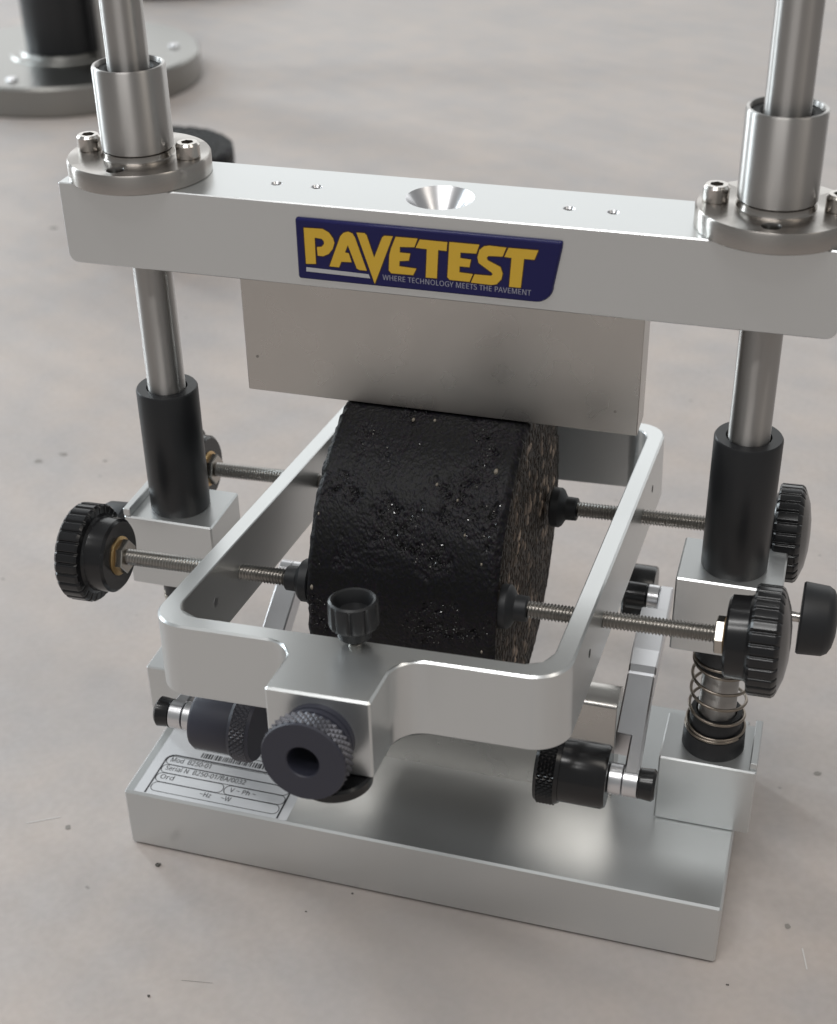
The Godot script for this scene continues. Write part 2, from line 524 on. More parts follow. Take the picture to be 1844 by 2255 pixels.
func crossbar(jig: Node) -> void:
	var hl := 0.1114
	var zc := 0.014
	var ch := 0.0003
	var l := PackedVector2Array()
	l.append_array(arc(Vector2(-hl + 0.003, BAR_BOTTOM + 0.003), 0.003, 180, 270, 6))
	l.append_array(arc(Vector2(hl - 0.003, BAR_BOTTOM + 0.003), 0.003, 270, 360, 6))
	l.append(Vector2(hl, BAR_TOP - ch)); l.append(Vector2(hl - ch, BAR_TOP))
	l.append(Vector2(-hl + ch, BAR_TOP)); l.append(Vector2(-hl, BAR_TOP - ch))
	var g := G.new()
	g.xf = turned(PLATE_Z, Vector3.ZERO)
	var top_edge := l.size() - 3
	g.prism(l, -zc, zc, ch, ch, {top_edge: true})
	g.xf = Transform3D.IDENTITY
	# the top face, cut round its holes
	for s in [-1.0, 1.0]:   # chamfers along the long top edges
		var nn := Vector3(0, 1, s).normalized()
		g.quad(Vector3(-hl + ch, BAR_TOP, s * (zc - ch)), Vector3(hl - ch, BAR_TOP, s * (zc - ch)), Vector3(hl - ch, BAR_TOP - ch, s * zc), Vector3(-hl + ch, BAR_TOP - ch, s * zc), nn)
	var holes := [[-0.0489, 0.0017], [-0.0366, 0.0017], [0.0, 0.0097], [0.0366, 0.0017], [0.0488, 0.0017]]
	var cuts := [-hl + ch, -0.0427, -0.02, 0.02, 0.0427, hl - ch]
	for i in 5:
		var x0: float = cuts[i]; var x1: float = cuts[i + 1]; var w := zc - ch
		var c := Vector2(holes[i][0], 0)
		g.cell(PackedVector2Array([Vector2(x0, -w), Vector2(x1, -w), Vector2(x1, w), Vector2(x0, w)]), c, holes[i][1], BAR_TOP)
	var bar := put("crossbar", g, M.alu, jig)
	for i in 5:
		g = G.new()
		var r: float = holes[i][1]
		g.xf = turned(Basis.IDENTITY, Vector3(holes[i][0], BAR_TOP, 0))
		if i == 2:
			g.lathe([Vector2(r, 0.0), Vector2(0.0047, -0.0062), Vector2(0.0047, -0.016), Vector2(0.0, -0.016)], 64)
			put("countersunk_hole", g, M.bright, bar)
		else:
			g.lathe([Vector2(r, 0.0), Vector2(0.0012, -0.0007), Vector2(0.0012, -0.007), Vector2(0.0, -0.007)], 24)
			put("threaded_hole", g, M.bright, bar)
	# domed badge on the front face
	var bm := 0.001
	var bl := PackedVector2Array()
	bl.append_array(arc(Vector2(-37.3, -0.8) * bm, 0.8 * bm, 180, 90, 4))
	bl.append_array(arc(Vector2(37.4, -0.6) * bm, 0.6 * bm, 90, 0, 3))
	bl.append(Vector2(37.9, -2.0) * bm); bl.append(Vector2(35.9, -13.2) * bm)
	bl.append_array(arc(Vector2(31.0, -13.3) * bm, 4.9 * bm, -8, -90, 8))
	bl.append_array(arc(Vector2(-37.1, -17.2) * bm, 1.0 * bm, 270, 180, 4))
	g = G.new()
	g.xf = turned(PLATE_Z, Vector3(0, 0.2256, zc))
	var lo := bl
	var ys := [0.0, 0.0006, 0.0010, 0.0012]
	var ins := [0.0, 0.0001, 0.0003, 0.0006]
	for i in 3: g.walls(G.inset(lo, ins[i]), ys[i], G.inset(lo, ins[i + 1]), ys[i + 1])
	g.cap(G.inset(lo, ins[3]), ys[3], 1.0)
	var badge := put("badge", g, M.badge, jig)
	badge.set_meta("label", "glossy dark blue badge with yellow lettering")
	var letters := [
		[-35.39, -2.56, -29.79, -2.39, -27.94, -3.32, -26.84, -4.85, -26.49, -6.2, -27.08, -8.01, -28.31, -9.63, -30.03, -10.5, -31.65, -10.5, -31.74, -7.94, -30.34, -7.69, -29.58, -6.87, -29.58, -5.99, -30.2, -5.34, -32.29, -5.18, -32.32, -13.02, -35.31, -13.3],
		[-28.3, -13.35, -25.44, -13.38, -24.67, -11.61, -21.64, -11.47, -22.37, -8.88, -23.5, -8.74, -22.54, -6.46, -20.19, -13.15, -19.5, -13.54, -17.24, -13.58, -20.37, -4, -21.02, -2.93, -22.3, -2.5, -23.64, -2.97, -24.66, -4.07],
		[-19.85, -2.52, -17.42, -2.5, -16.87, -3.17, -14.93, -9.45, -12.42, -3.26, -11.77, -2.7, -9.34, -2.65, -15.01, -17.31],
		[-8.51, -2.72, -2.2, -2.64, -3.19, -5.24, -7.37, -5.55, -7.42, -7.19, -4.42, -7.21, -4.86, -9.34, -7.57, -9.72, -7.66, -11.28, -2.72, -11.47, -3.67, -13.5, -10.1, -13.59, -10.77, -12.77, -10.48, -8.23, -9.91, -6.17],
		[-1.61, -2.84, 6.22, -2.89, 5.97, -5.47, 3.6, -5.41, 3.15, -13.79, -0.06, -13.84, 0.38, -5.46, -2.83, -5.36],
		[6.77, -2.78, 15.22, -2.75, 14.35, -5.39, 9.9, -5.51, 9.85, -7.14, 12.89, -7.29, 12.44, -9.54, 9.66, -9.55, 9.6, -11.31, 13.45, -11.45, 12.5, -13.85, 6.84, -13.82, 6.16, -13.13],
		[22.71, -2.86, 21.72, -5.54, 17.78, -5.73, 17.27, -6.33, 17.59, -7, 21.19, -8.6, 21.79, -10.43, 21.45, -12.22, 20.17, -13.72, 18.72, -14.1, 12.89, -14.01, 13.88, -11.49, 18.52, -11.43, 19.05, -10.93, 18.7, -10.46, 15.03, -8.04, 14.7, -6.44, 15.25, -4.26, 16.51, -3.08, 17.96, -2.75],
		[23.31, -2.88, 31.52, -2.82, 30.52, -5.6, 27.67, -5.61, 26.93, -14.09, 23.67, -14.14, 24.21, -5.68, 22.2, -5.57]]
	for q in letters:
		var p := PackedVector2Array()
		for i in range(0, q.size(), 2): p.append(Vector2(q[i], q[i + 1]))
		var edge := Geometry2D.offset_polygon(p, 0.27, Geometry2D.JOIN_ROUND)
		g = G.new()
		g.xf = turned(PLATE_Z, Vector3(0, 0.2256, zc)).scaled_local(Vector3(0.001, 1, 0.001))
		for e in edge:
			if not Geometry2D.is_polygon_clockwise(e) or edge.size() == 1: g.cap(e, 0.00126, 1.0)
		put("letter_outline", g, M.letter_edge, badge)
		g = G.new()
		g.xf = turned(PLATE_Z, Vector3(0, 0.2256, zc)).scaled_local(Vector3(0.001, 1, 0.001))
		g.cap(p, 0.00132, 1.0)
		put("letter", g, M.letter, badge)
	g = G.new()
	g.xf = turned(PLATE_Z, Vector3(0, 0.2256, zc)).scaled_local(Vector3(0.001, 1, 0.001))
	g.cap(PackedVector2Array([Vector2(-35.3, -14.3), Vector2(-16.72, -14.6), Vector2(-16.3, -15.8), Vector2(-35.4, -15.6)]), 0.00128, 1.0)
	put("silver_stripe", g, M.silver_print, badge)
	var t := text("tagline", "WHERE TECHNOLOGY MEETS THE PAVEMENT", 0.00155, 0.0425, M.tag_print, badge)
	t.transform = Transform3D(Basis.IDENTITY.rotated(Vector3(0, 0, 1), -0.006).scaled_local(t.get_meta("fit")), Vector3(-0.0127, 0.2256 - 0.01635, zc + 0.00128))
	t.remove_meta("fit")


# a line of flat lettering, its baseline starting at the origin
func text(called: String, words: String, height: float, width: float, m: Material, parent: Node, bold := false) -> MeshInstance3D:
	var tm := TextMesh.new()
	var f := SystemFont.new()
	f.font_names = PackedStringArray(["Droid Sans"])
	if bold: f.font_weight = 700
	tm.font = f
	tm.text = words
	tm.font_size = 64
	tm.pixel_size = 0.01
	tm.depth = 0.0
	tm.horizontal_alignment = HORIZONTAL_ALIGNMENT_LEFT
	tm.vertical_alignment = VERTICAL_ALIGNMENT_BOTTOM
	tm.curve_step = 1.0
	tm.material = m
	var o := put_mesh(called, tm, parent)
	var b := tm.get_aabb()
	o.set_meta("fit", Vector3(width / maxf(b.size.x, 1e-6), height / maxf(b.size.y, 1e-6), 1))
	return o


func stroke(g: G, p: PackedVector2Array, w: float, y: float, closed := true) -> void:   # a thin printed line in (x, z)
	var k := p.size()
	for i in (k if closed else k - 1):
		var a := p[i]; var b := p[(i + 1) % k]
		var d := (b - a).normalized() * w * 0.5
		var s := Vector2(-d.y, d.x)
		a -= d * 0.6; b += d * 0.6
		g.quad(Vector3(a.x + s.x, y, a.y + s.y), Vector3(b.x + s.x, y, b.y + s.y), Vector3(b.x - s.x, y, b.y - s.y), Vector3(a.x - s.x, y, a.y - s.y), Vector3.UP)


func rrect(x0: float, z0: float, x1: float, z1: float, r: float) -> PackedVector2Array:
	var o := PackedVector2Array()
	o.append_array(arc(Vector2(x0 + r, z0 + r), r, 180, 270, 6))
	o.append_array(arc(Vector2(x1 - r, z0 + r), r, 270, 360, 6))
	o.append_array(arc(Vector2(x1 - r, z1 - r), r, 0, 90, 6))
	o.append_array(arc(Vector2(x0 + r, z1 - r), r, 90, 180, 6))
	return o


func rating_label(base: Node) -> void:
	var y := 0.0247
	var g := G.new()
	var x0 := -0.0985; var x1 := -0.0425; var z0 := 0.006; var z1 := 0.0460
	g.prism(rrect(x0, z0, x1, z1, 0.0006), y - 0.0001, y + 0.0001, 0, 0)
	put("rating_label", g, M.sticker, base)
	var yy := y + 0.00016
	var ln := G.new()
	var lx := -0.0945; var rx := -0.0460
	# outer frame, open at the front edge
	var fr := PackedVector2Array([Vector2(lx, 0.0456)])
	fr.append_array(arc(Vector2(lx + 0.003, 0.0285), 0.003, 180, 270, 6))
	fr.append_array(arc(Vector2(rx - 0.003, 0.0285), 0.003, 270, 360, 6))
	fr.append(Vector2(rx, 0.0456))
	stroke(ln, fr, 0.0006, yy, false)
	# pill-shaped fields
	for f in [[lx + 0.0004, 0.0262, rx - 0.0004, 0.0304], [lx + 0.0004, 0.0306, rx - 0.0004, 0.0348], [lx + 0.0004, 0.0350, -0.0690, 0.0395], [-0.0685, 0.0350, rx - 0.0004, 0.0395], [lx + 0.0008, 0.0397, rx - 0.0008, 0.0442]]:
		stroke(ln, rrect(f[0], f[1], f[2], f[3], 0.00205), 0.00026, yy)
	stroke(ln, rrect(-0.0875, 0.012, -0.052, 0.0205, 0.0012), 0.0003, yy)
	put("label_line", ln, M.ink, base)
	var bc := G.new()
	var rng := RandomNumberGenerator.new(); rng.seed = 3
	var x := -0.0830
	while x < -0.0485:
		var w := rng.randf_range(0.0002, 0.0007)
		bc.quad(Vector3(x, yy, 0.0218), Vector3(x + w, yy, 0.0218), Vector3(x + w, yy, 0.0243), Vector3(x, yy, 0.0243), Vector3.UP)
		x += w + rng.randf_range(0.0002, 0.0006)
	put("barcode", bc, M.ink, base)
	for t in [["Mod  B250-01", -0.0928, 0.0297, 0.0150, 0.0024], ["Serial N  B250-01/BA/0032", -0.0928, 0.0341, 0.0300, 0.0024], ["Ord", -0.0928, 0.0387, 0.0050, 0.0024], ["V ~ Ph ~", -0.0665, 0.0387, 0.0095, 0.0022], ["~Hz     ~W", -0.0760, 0.0433, 0.0115, 0.0022]]:
		var o := text("label_text", t[0], t[4], t[3], M.ink, base)
		o.transform = Transform3D(Basis(Vector3(1, 0, 0), Vector3(0, 0, -1), Vector3(0, 1, 0)).scaled_local(o.get_meta("fit")), Vector3(t[1], yy + 0.00002, t[2]))
		o.remove_meta("fit")


func column(jig: Node, s: float) -> void:
	var x := s * PX
	var lift := 0.0 if s > 0 else -0.0073       # the left sliding block sits lower
	var at := func(y: float) -> Transform3D: return turned(Basis.IDENTITY, Vector3(x, y, 0))
	var g := G.new()
	# block fixed to the base, with a raised lip on its outer side
	g.cbox(Vector3(s * 0.0911, 0.0381, 0), Vector3(0.0312, 0.0266, 0.0236), 0.0005)
	var bk := put("base_block", g, M.alu, jig)
	if s > 0:
		g = G.new()
		g.cbox(Vector3(s * 0.1054, 0.05265, -0.0006), Vector3(0.0024, 0.0029, 0.0222), 0.0003)
		put("block_lip", g, M.alu, bk)
	# rod
	g = G.new()
	g.xf = at.call(0.0)
	g.lathe([Vector2(0.006, 0.045), Vector2(0.006, 0.44), Vector2(0.0, 0.44)], 64)
	put("guide_rod", g, M.rod, jig)
	# spring with the two black seats
	g = G.new()
	g.xf = at.call(0.0)
	g.lathe([Vector2(0.0101, 0.0512), Vector2(0.0101, 0.0520), Vector2(0.0099, 0.0575), Vector2(0.0096, 0.0582), Vector2(0.0086, 0.0582), Vector2(0.0083, 0.0650), Vector2(0.0080, 0.0655), Vector2(0.0066, 0.0655), Vector2(0.0064, 0.0640)], 56)
	put("spring_seat", g, M.rubber, jig)
	var bb := 0.0952 + lift
	g = G.new()
	g.xf = at.call(0.0)
	g.lathe([Vector2(0.0064, bb - 0.0108), Vector2(0.0076, bb - 0.0112), Vector2(0.0079, bb - 0.0075), Vector2(0.0090, bb - 0.0072), Vector2(0.0092, bb - 0.0066), Vector2(0.0094, bb + 0.0002)], 56)
	put("spring_seat", g, M.rubber, jig)
	var pts := PackedVector3Array()
	var top := bb - 0.0078
	var turns := 6.6
	for i in 331:
		var t := i / 330.0
		var a := t * turns * TAU + 0.6
		var y := 0.0588 + (0.0009 * minf(t * turns, 1.3)) + (top - 0.0606) * clampf((t * turns - 1.2) / (turns - 2.2), 0, 1) + 0.0004 * t
		var r := lerpf(0.0094, 0.0089, clampf(t * turns - 0.9, 0, 1))
		pts.append(Vector3(x + r * cos(a), y, r * sin(a)))
	g = G.new()
	g.tube(pts, 0.00052, 8)
	put("coil_spring", g, M.wire, jig)
	# sliding block and its black collar
	g = G.new()
	g.cbox(Vector3(s * 0.0912, bb + 0.0133, 0), Vector3(0.0314, 0.0266, 0.0236), 0.0005)
	var blk := put("sliding_block", g, M.alu, jig)
	if s < 0:
		g = G.new()
		g.cbox(Vector3(-0.1057, bb + 0.0280, 0), Vector3(0.0025, 0.0030, 0.0236), 0.0003)
		put("block_lip", g, M.alu, blk)
	g = G.new()
	g.xf = at.call(bb + 0.0266)
	g.lathe([Vector2(0.0097, 0.0), Vector2(0.0099, 0.0006), Vector2(0.0099, 0.0438), Vector2(0.0095, 0.0444), Vector2(0.0066, 0.0444), Vector2(0.0063, 0.0438), Vector2(0.0063, 0.035)], 64)
	put("collar", g, M.black, jig)
	# clamping knob on the outer side
	var kn := group_node("clamping_knob", jig, turned(ALONG_X if s > 0 else ALONG_MX, Vector3(s * 0.1069, bb + 0.0107, 0)))
	g = G.new()
	g.lathe([Vector2(0.0016, 0.0), Vector2(0.0016, 0.0070)], 16)
	put("stud", g, M.screw, kn)
	g = G.new()
	g.lathe([Vector2(0.0, 0.0060), Vector2(0.0108, 0.0060), Vector2(0.0112, 0.0066), Vector2(0.0108, 0.0135), Vector2(0.0098, 0.0152), Vector2(0.0078, 0.0163), Vector2(0.0045, 0.0170), Vector2(0.0, 0.0172)], 56)
	put("knob_head", g, M.rubber, kn)
	# flanged linear bushing on the crossbar
	var b := group_node("linear_bushing", jig, turned(Basis.IDENTITY, Vector3(x, BAR_TOP, 0)))
	g = G.new()
	g.lathe([Vector2(0.0207, 0.0), Vector2(0.021, 0.0003), Vector2(0.021, 0.0051), Vector2(0.0206, 0.0057)], 96)
	for k in 4:
		var poly := PackedVector2Array()
		poly.append_array(arc(Vector2.ZERO, 0.0206, k * 90 - 45, k * 90 + 45, 16))
		poly.append_array(arc(Vector2.ZERO, 0.0100, k * 90 + 45, k * 90 - 45, 12))
		g.cell(poly, Vector2.from_angle(k * PI / 2) * 0.0156, 0.0026, 0.0057)
	g.lathe([Vector2(0.0110, 0.0057), Vector2(0.0106, 0.0059), Vector2(0.0104, 0.0064), Vector2(0.0103, 0.0074), Vector2(0.0098, 0.0076), Vector2(0.0098, 0.0082)], 64)
	put("flange", g, M.stainless, b)
	for k in [1, 3]:
		g = G.new()
		var hp := Vector2.from_angle(k * PI / 2) * 0.0156
		g.xf = turned(Basis.IDENTITY, Vector3(hp.x, 0.0057, hp.y))
		g.lathe([Vector2(0.0026, 0.0), Vector2(0.0023, -0.0006), Vector2(0.0023, -0.0050), Vector2(0.0, -0.0050)], 32)
		put("flange_hole", g, M.socket, b)
	g = G.new()
	g.lathe([Vector2(0.0100, 0.0078), Vector2(0.0105, 0.0081), Vector2(0.0105, 0.0312), Vector2(0.0102, 0.0317), Vector2(0.0095, 0.0317), Vector2(0.0093, 0.0312), Vector2(0.0093, 0.0295)], 96)
	put("bushing_sleeve", g, M.rod, b)
	g = G.new()
	g.lathe([Vector2(0.0094, 0.0300), Vector2(0.0088, 0.0306), Vector2(0.0070, 0.0306), Vector2(0.0062, 0.0298)], 64)
	put("seal", g, M.dark, b)
	for k in [0, 2]:
		var sc := group_node("cap_screw", b, turned(Basis.IDENTITY.rotated(Vector3.UP, 0.3 * k + s), Vector3((0.0158 if k == 0 else -0.0158), 0.0057, 0)))
		put_mesh("screw_head", screw_mesh(), sc)


var _screw: ArrayMesh
func screw_mesh() -> ArrayMesh:
	if _screw == null:
		var g := G.new()
		g.lathe([Vector2(0.0033, 0.0), Vector2(0.0035, 0.0002), Vector2(0.0035, 0.0038), Vector2(0.0029, 0.0045)], 40)
		# top ring round the hexagonal socket
		var hex := PackedVector2Array()
		for i in 6: hex.append(Vector2.from_angle(i * PI / 3) * 0.0019)
		for i in 48:
			var a := TAU * i / 48; var c := TAU * (i + 1) / 48
			var ra := 0.0019 * cos(PI / 6) / cos(fposmod(a, PI / 3) - PI / 6)
			var rc := 0.0019 * cos(PI / 6) / cos(fposmod(c - 1e-6, PI / 3) - PI / 6)
			g.quad(Vector3(cos(a) * ra, 0.0045, sin(a) * ra), Vector3(cos(a) * 0.0029, 0.0045, sin(a) * 0.0029), Vector3(cos(c) * 0.0029, 0.0045, sin(c) * 0.0029), Vector3(cos(c) * rc, 0.0045, sin(c) * rc), Vector3.UP)
		g.walls(hex, 0.0022, hex, 0.0045, true)
		g.cap(hex, 0.0022, 1.0)
		_screw = g.mesh(M.screw)
	return _screw


# the cranked side bar with a roller at each end
func lever(jig: Node, s: float) -> void:
	var st: Array    # z, outer x, inner x, top y
	if s > 0:
		st = [[0.0570, 0.0741, 0.0697, 0.0829], [0.0425, 0.0733, 0.0693, 0.0846], [0.0423, 0.0733, 0.0648, 0.0846], [0.0150, 0.0722, 0.0637, 0.0858], [0.0125, 0.0722, 0.0636, 0.0850], [0.0095, 0.0721, 0.0634, 0.0855], [0.0, 0.0720, 0.0628, 0.0847], [-0.0240, 0.0713, 0.0622, 0.0838], [-0.0242, 0.0713, 0.0670, 0.0838], [-0.0385, 0.0708, 0.0665, 0.0832]]
	else:
		st = [[0.0570, -0.0741, -0.0697, 0.0768], [0.0425, -0.0735, -0.0693, 0.0748], [0.0423, -0.0735, -0.0650, 0.0748], [0.0200, -0.0705, -0.0622, 0.0690], [-0.0045, -0.0680, -0.0597, 0.0642], [-0.0230, -0.0695, -0.0612, 0.0699], [-0.0260, -0.0698, -0.0614, 0.0709], [-0.0262, -0.0698, -0.0655, 0.0709], [-0.0340, -0.0710, -0.0667, 0.0734]]
	var root := group_node("side_lever", jig)
	var g := G.new()
	var h := 0.0085
	var c := 0.0005
	var sec := []
	for q in st:
		var o: float = q[1]; var i: float = q[2]; var y: float = q[3]; var z: float = q[0]
		sec.append([Vector3(o - s * c, y, z), Vector3(o, y - c, z), Vector3(o, y - h, z), Vector3(i, y - h, z), Vector3(i, y - c, z), Vector3(i + s * c, y, z)])
	for k in sec.size() - 1:
		var mid := Vector3.ZERO
		for p in sec[k]: mid += p / 12.0
		for p in sec[k + 1]: mid += p / 12.0
		for e in 6:
			var f := (e + 1) % 6
			var a: Vector3 = sec[k][e]; var b: Vector3 = sec[k][f]; var d: Vector3 = sec[k + 1][f]; var w: Vector3 = sec[k + 1][e]
			var nn := (d - a).cross(b - w)
			if nn.length() < 1e-12: continue
			nn = nn.normalized()
			if nn.dot((a + d) * 0.5 - mid) < 0: nn = -nn
			g.quad(a, b, d, w, nn)
	var py0: float = st[0][3] - 0.0046; var py1: float = st[-1][3] - 0.0046
	var z0 := 0.0556; var z1: float = st[-1][0] + 0.001
	var bx := ALONG_X if s > 0 else ALONG_MX
	g.xf = turned(bx, Vector3(0, py0, z0))
	g.lathe([Vector2(0, 0.0697), Vector2(0.0044, 0.0697), Vector2(0.0046, 0.0699), Vector2(0.0046, 0.0739), Vector2(0.0044, 0.0741), Vector2(0, 0.0741)], 40)
	var xi: float = absf(st[-1][2]); var xo: float = absf(st[-1][1])
	g.xf = turned(bx, Vector3(0, py1, z1))
	g.lathe([Vector2(0, xi), Vector2(0.0044, xi), Vector2(0.0046, xi + 0.0002), Vector2(0.0046, xo - 0.0002), Vector2(0.0044, xo), Vector2(0, xo)], 40)
	put("lever_bar", g, M.bright, root)
	# front roller
	var dm: Material = M.plastic if s > 0 else M.anodized
	var x := turned(bx, Vector3(0, py0, z0))
	g = G.new(); g.xf = x
	g.lathe([Vector2(0.0, 0.0655), Vector2(0.0044, 0.0655), Vector2(0.0046, 0.0657), Vector2(0.0046, 0.0692), Vector2(0.0044, 0.0694), Vector2(0.0, 0.0694)], 40)
	put("spacer", g, M.bright, root)
	g = G.new(); g.xf = x
	g.lathe([Vector2(0.0, 0.0446), Vector2(0.0100, 0.0446), Vector2(0.0106, 0.0456)], 64)
	var kb := G.new(); kb.xf = x
	kb.knurl(0.0110, 0.0456, 0.0506, 36, 5, 0.0007)
	put("knurled_band", kb, M.plastic if s > 0 else M.knurl, root)
	g.lathe([Vector2(0.0106, 0.0506), Vector2(0.0100, 0.0518), Vector2(0.0095, 0.0519), Vector2(0.0095, 0.0642), Vector2(0.0088, 0.0653), Vector2(0.0, 0.0653)], 64)
	put("roller", g, dm, root)
	g = G.new(); g.xf = x
	g.lathe([Vector2(0.0, 0.0743), Vector2(0.0046, 0.0743), Vector2(0.0045, 0.0747), Vector2(0.0048, 0.0783), Vector2(0.0040, 0.0791), Vector2(0.0, 0.0791)], 40)
	put("end_cap", g, M.plastic, root)
	# rear roller
	x = turned(bx, Vector3(0, py1, z1))
	g = G.new(); g.xf = x
	g.lathe([Vector2(0.0, xi - 0.0040), Vector2(0.0044, xi - 0.0040), Vector2(0.0046, xi - 0.0038), Vector2(0.0046, xi - 0.0004), Vector2(0.0044, xi - 0.0002), Vector2(0.0, xi - 0.0002)], 40)
	put("spacer", g, M.bright, root)
	g = G.new(); g.xf = x
	g.lathe([Vector2(0.0, xi - 0.0110), Vector2(0.0047, xi - 0.0110), Vector2(0.0047, xi - 0.0046), Vector2(0.0044, xi - 0.0042), Vector2(0.0, xi - 0.0042)], 40)
	put("end_cap", g, M.plastic, root)
	if s > 0:
		g = G.new(); g.xf = turned(bx, Vector3(0, 0.0728, -0.0470))
		g.lathe([Vector2(0.0, 0.0535), Vector2(0.0098, 0.0535), Vector2(0.0105, 0.0542), Vector2(0.0105, 0.0632), Vector2(0.0101, 0.0638), Vector2(0.0, 0.0638)], 56)
		put("roller", g, dm, root)


# ---------------------------------------------------------------- the measuring yoke clamped round the core
func build_yoke() -> void:
	var B := Basis(Vector3(0.9991, 0.0396, 0.0162), Vector3(-0.0380, 0.9955, -0.0872), Vector3(-0.0196, 0.0865, 0.9961)).orthonormalized()
	var yoke := group_node("measuring_yoke", self, Transform3D(B, Vector3(0, 0.12935, 0.00535)))
	tag(yoke, "rectangular silver frame with rounded corners clamped around the core by four black-knobbed screws", "measuring yoke")
	var w := 0.0590; var L := 0.0846; var t := 0.0056; var ht := 0.0231; var R := 0.0105; var ri := 0.0076
	var outer := PackedVector2Array()
	outer.append_array(arc(Vector2(-w + R, -L + R), R, 180, 270, 12))
	outer.append_array(arc(Vector2(w - R, -L + R), R, 270, 360, 12))
	outer.append_array(arc(Vector2(w - R, L - R), R, 0, 90, 12))
	var fr := 0.0085; var bw := 0.0142; var bz := 0.1066
	outer.append_array(arc(Vector2(bw + fr, L + fr), fr, 270, 180, 10))
	outer.append(Vector2(bw, bz - 0.0005)); outer.append(Vector2(bw - 0.0005, bz)); outer.append(Vector2(-bw + 0.0005, bz)); outer.append(Vector2(-bw, bz - 0.0005))
	outer.append_array(arc(Vector2(-bw - fr, L + fr), fr, 0, -90, 10))
	outer.append_array(arc(Vector2(-w + R, L - R), R, 90, 180, 12))
	var inner := PackedVector2Array()
	var iw := w - t; var il := L - t
	inner.append_array(arc(Vector2(-iw + ri, -il + ri), ri, 180, 270, 10))
	inner.append_array(arc(Vector2(iw - ri, -il + ri), ri, 270, 360, 10))
	inner.append_array(arc(Vector2(iw - ri, il - ri), ri, 0, 90, 10))
	inner.append_array(arc(Vector2(-iw + ri, il - ri), ri, 90, 180, 10))
	var g := G.new()
	var ch := 0.0006
	var oi := G.inset(outer, ch)
	var ii := G.inset(inner, -0.0003)
	g.walls(outer, -ht + ch, outer, -ch)
	g.walls(outer, -ch, oi, 0.0)
	g.walls(outer, -ht + ch, oi, -ht)
	g.walls(inner, -ht + 0.0003, inner, -0.0003, true)
	g.walls(inner, -0.0003, ii, 0.0, true)
	g.walls(inner, -ht + 0.0003, ii, -ht, true)
	# ring-shaped top and bottom: one polygon with a hairline slit at the back
	var key := PackedVector2Array()
	var e := 0.000004
	key.append(Vector2(-e, -L + ch))
	# outer loop from the back middle all round (it starts at the back left corner and runs along the back to the right)
	var k0 := 13
	for i in outer.size(): key.append(oi[(k0 + i) % oi.size()])
	key.insert(1, Vector2(e, -L + ch)); key.remove_at(0)
	key.append(Vector2(-e, -L + ch))
	key.append(Vector2(-e, -il - 0.0003))
	for i in inner.size(): key.append(ii[(10 - i + inner.size()) % inner.size()])
	key.append(Vector2(e, -il - 0.0003))
	g.cap(key, 0.0, 1.0)
	g.cap(key, -ht, -1.0)
	var frame := put("yoke_frame", g, M.alu, yoke)
	for p in [[-0.0106, 0.0531], [-0.0098, -0.0523]]:
		g = G.new()
		g.xf = turned(ALONG_X, Vector3(w - 0.002, p[0], p[1]))
		g.lathe([Vector2(0.0013, 0.0), Vector2(0.0013, 0.00205), Vector2(0.0, 0.00205)], 20)
		put("pin_hole", g, M.dark, frame)
	g = G.new()
	g.xf = turned(ALONG_X, Vector3(-iw - 0.002, -0.0115, 0.0521))
	g.lathe([Vector2(0.0015, 0.0), Vector2(0.0015, 0.00205), Vector2(0.0, 0.00205)], 20)
	put("pin_hole", g, M.bright, frame)
	# clamp screws: four of one kind
	var hr := 0.0110; var sz := 0.0335
	for q in [[1.0, 1.0, -0.0005], [1.0, -1.0, 0.0], [-1.0, 1.0, -0.0005], [-1.0, -1.0, -0.0005]]:
		clamp_screw(yoke, turned(ALONG_X if q[0] > 0 else ALONG_MX, Vector3(q[2], -hr, q[1] * sz)), q[0] > 0)
	# knurled sensor clamp in the front block
	var sx := turned(ALONG_Z, Vector3(0.0002, -0.0121, bz))
	var ring := group_node("sensor_clamp", yoke, sx)
	g = G.new()
	g.lathe([Vector2(0.0096, -0.002), Vector2(0.0096, 0.0016), Vector2(0.0092, 0.0018), Vector2(0.0092, 0.0024), Vector2(0.0096, 0.0026), Vector2(0.0096, 0.0036), Vector2(0.0092, 0.0038), Vector2(0.0092, 0.0044), Vector2(0.0096, 0.0046), Vector2(0.0096, 0.0056), Vector2(0.0092, 0.0058), Vector2(0.0092, 0.0070)], 72)
	put("threaded_boss", g, M.anodized, ring)
	g = G.new()
	g.lathe([Vector2(0.0090, 0.0064), Vector2(0.0109, 0.0064), Vector2(0.0111, 0.0067)], 96)
	var kb := G.new()
	kb.knurl(0.0117, 0.0067, 0.0113, 36, 5, 0.0007)
	put("knurled_band", kb, M.knurl, ring)
	g.lathe([Vector2(0.0114, 0.0113), Vector2(0.0111, 0.0120), Vector2(0.0046, 0.0120), Vector2(0.0043, 0.0117), Vector2(0.0043, -0.004), Vector2(0.0, -0.004)], 96)
	put("knurled_nut", g, M.anodized, ring)
	# thumb screw standing on the front block, cup-shaped head
	var th := group_node("thumb_screw", yoke, turned(Basis.IDENTITY, Vector3(0.0012, 0.0, 0.0806)))
	g = G.new()
	g.lathe([Vector2(0.0018, -0.001), Vector2(0.0018, 0.0003), Vector2(0.0016, 0.0005), Vector2(0.0018, 0.0008), Vector2(0.0016, 0.0011), Vector2(0.0018, 0.0014), Vector2(0.0018, 0.0026)], 24)
	put("stud", g, M.nut, th)
	g = G.new()
	var flute := func(a: float, r: float) -> float: return r - (0.0007 * pow(maxf(0.0, cos(a * 9.0)), 3.0) if r > 0.00675 else 0.0)
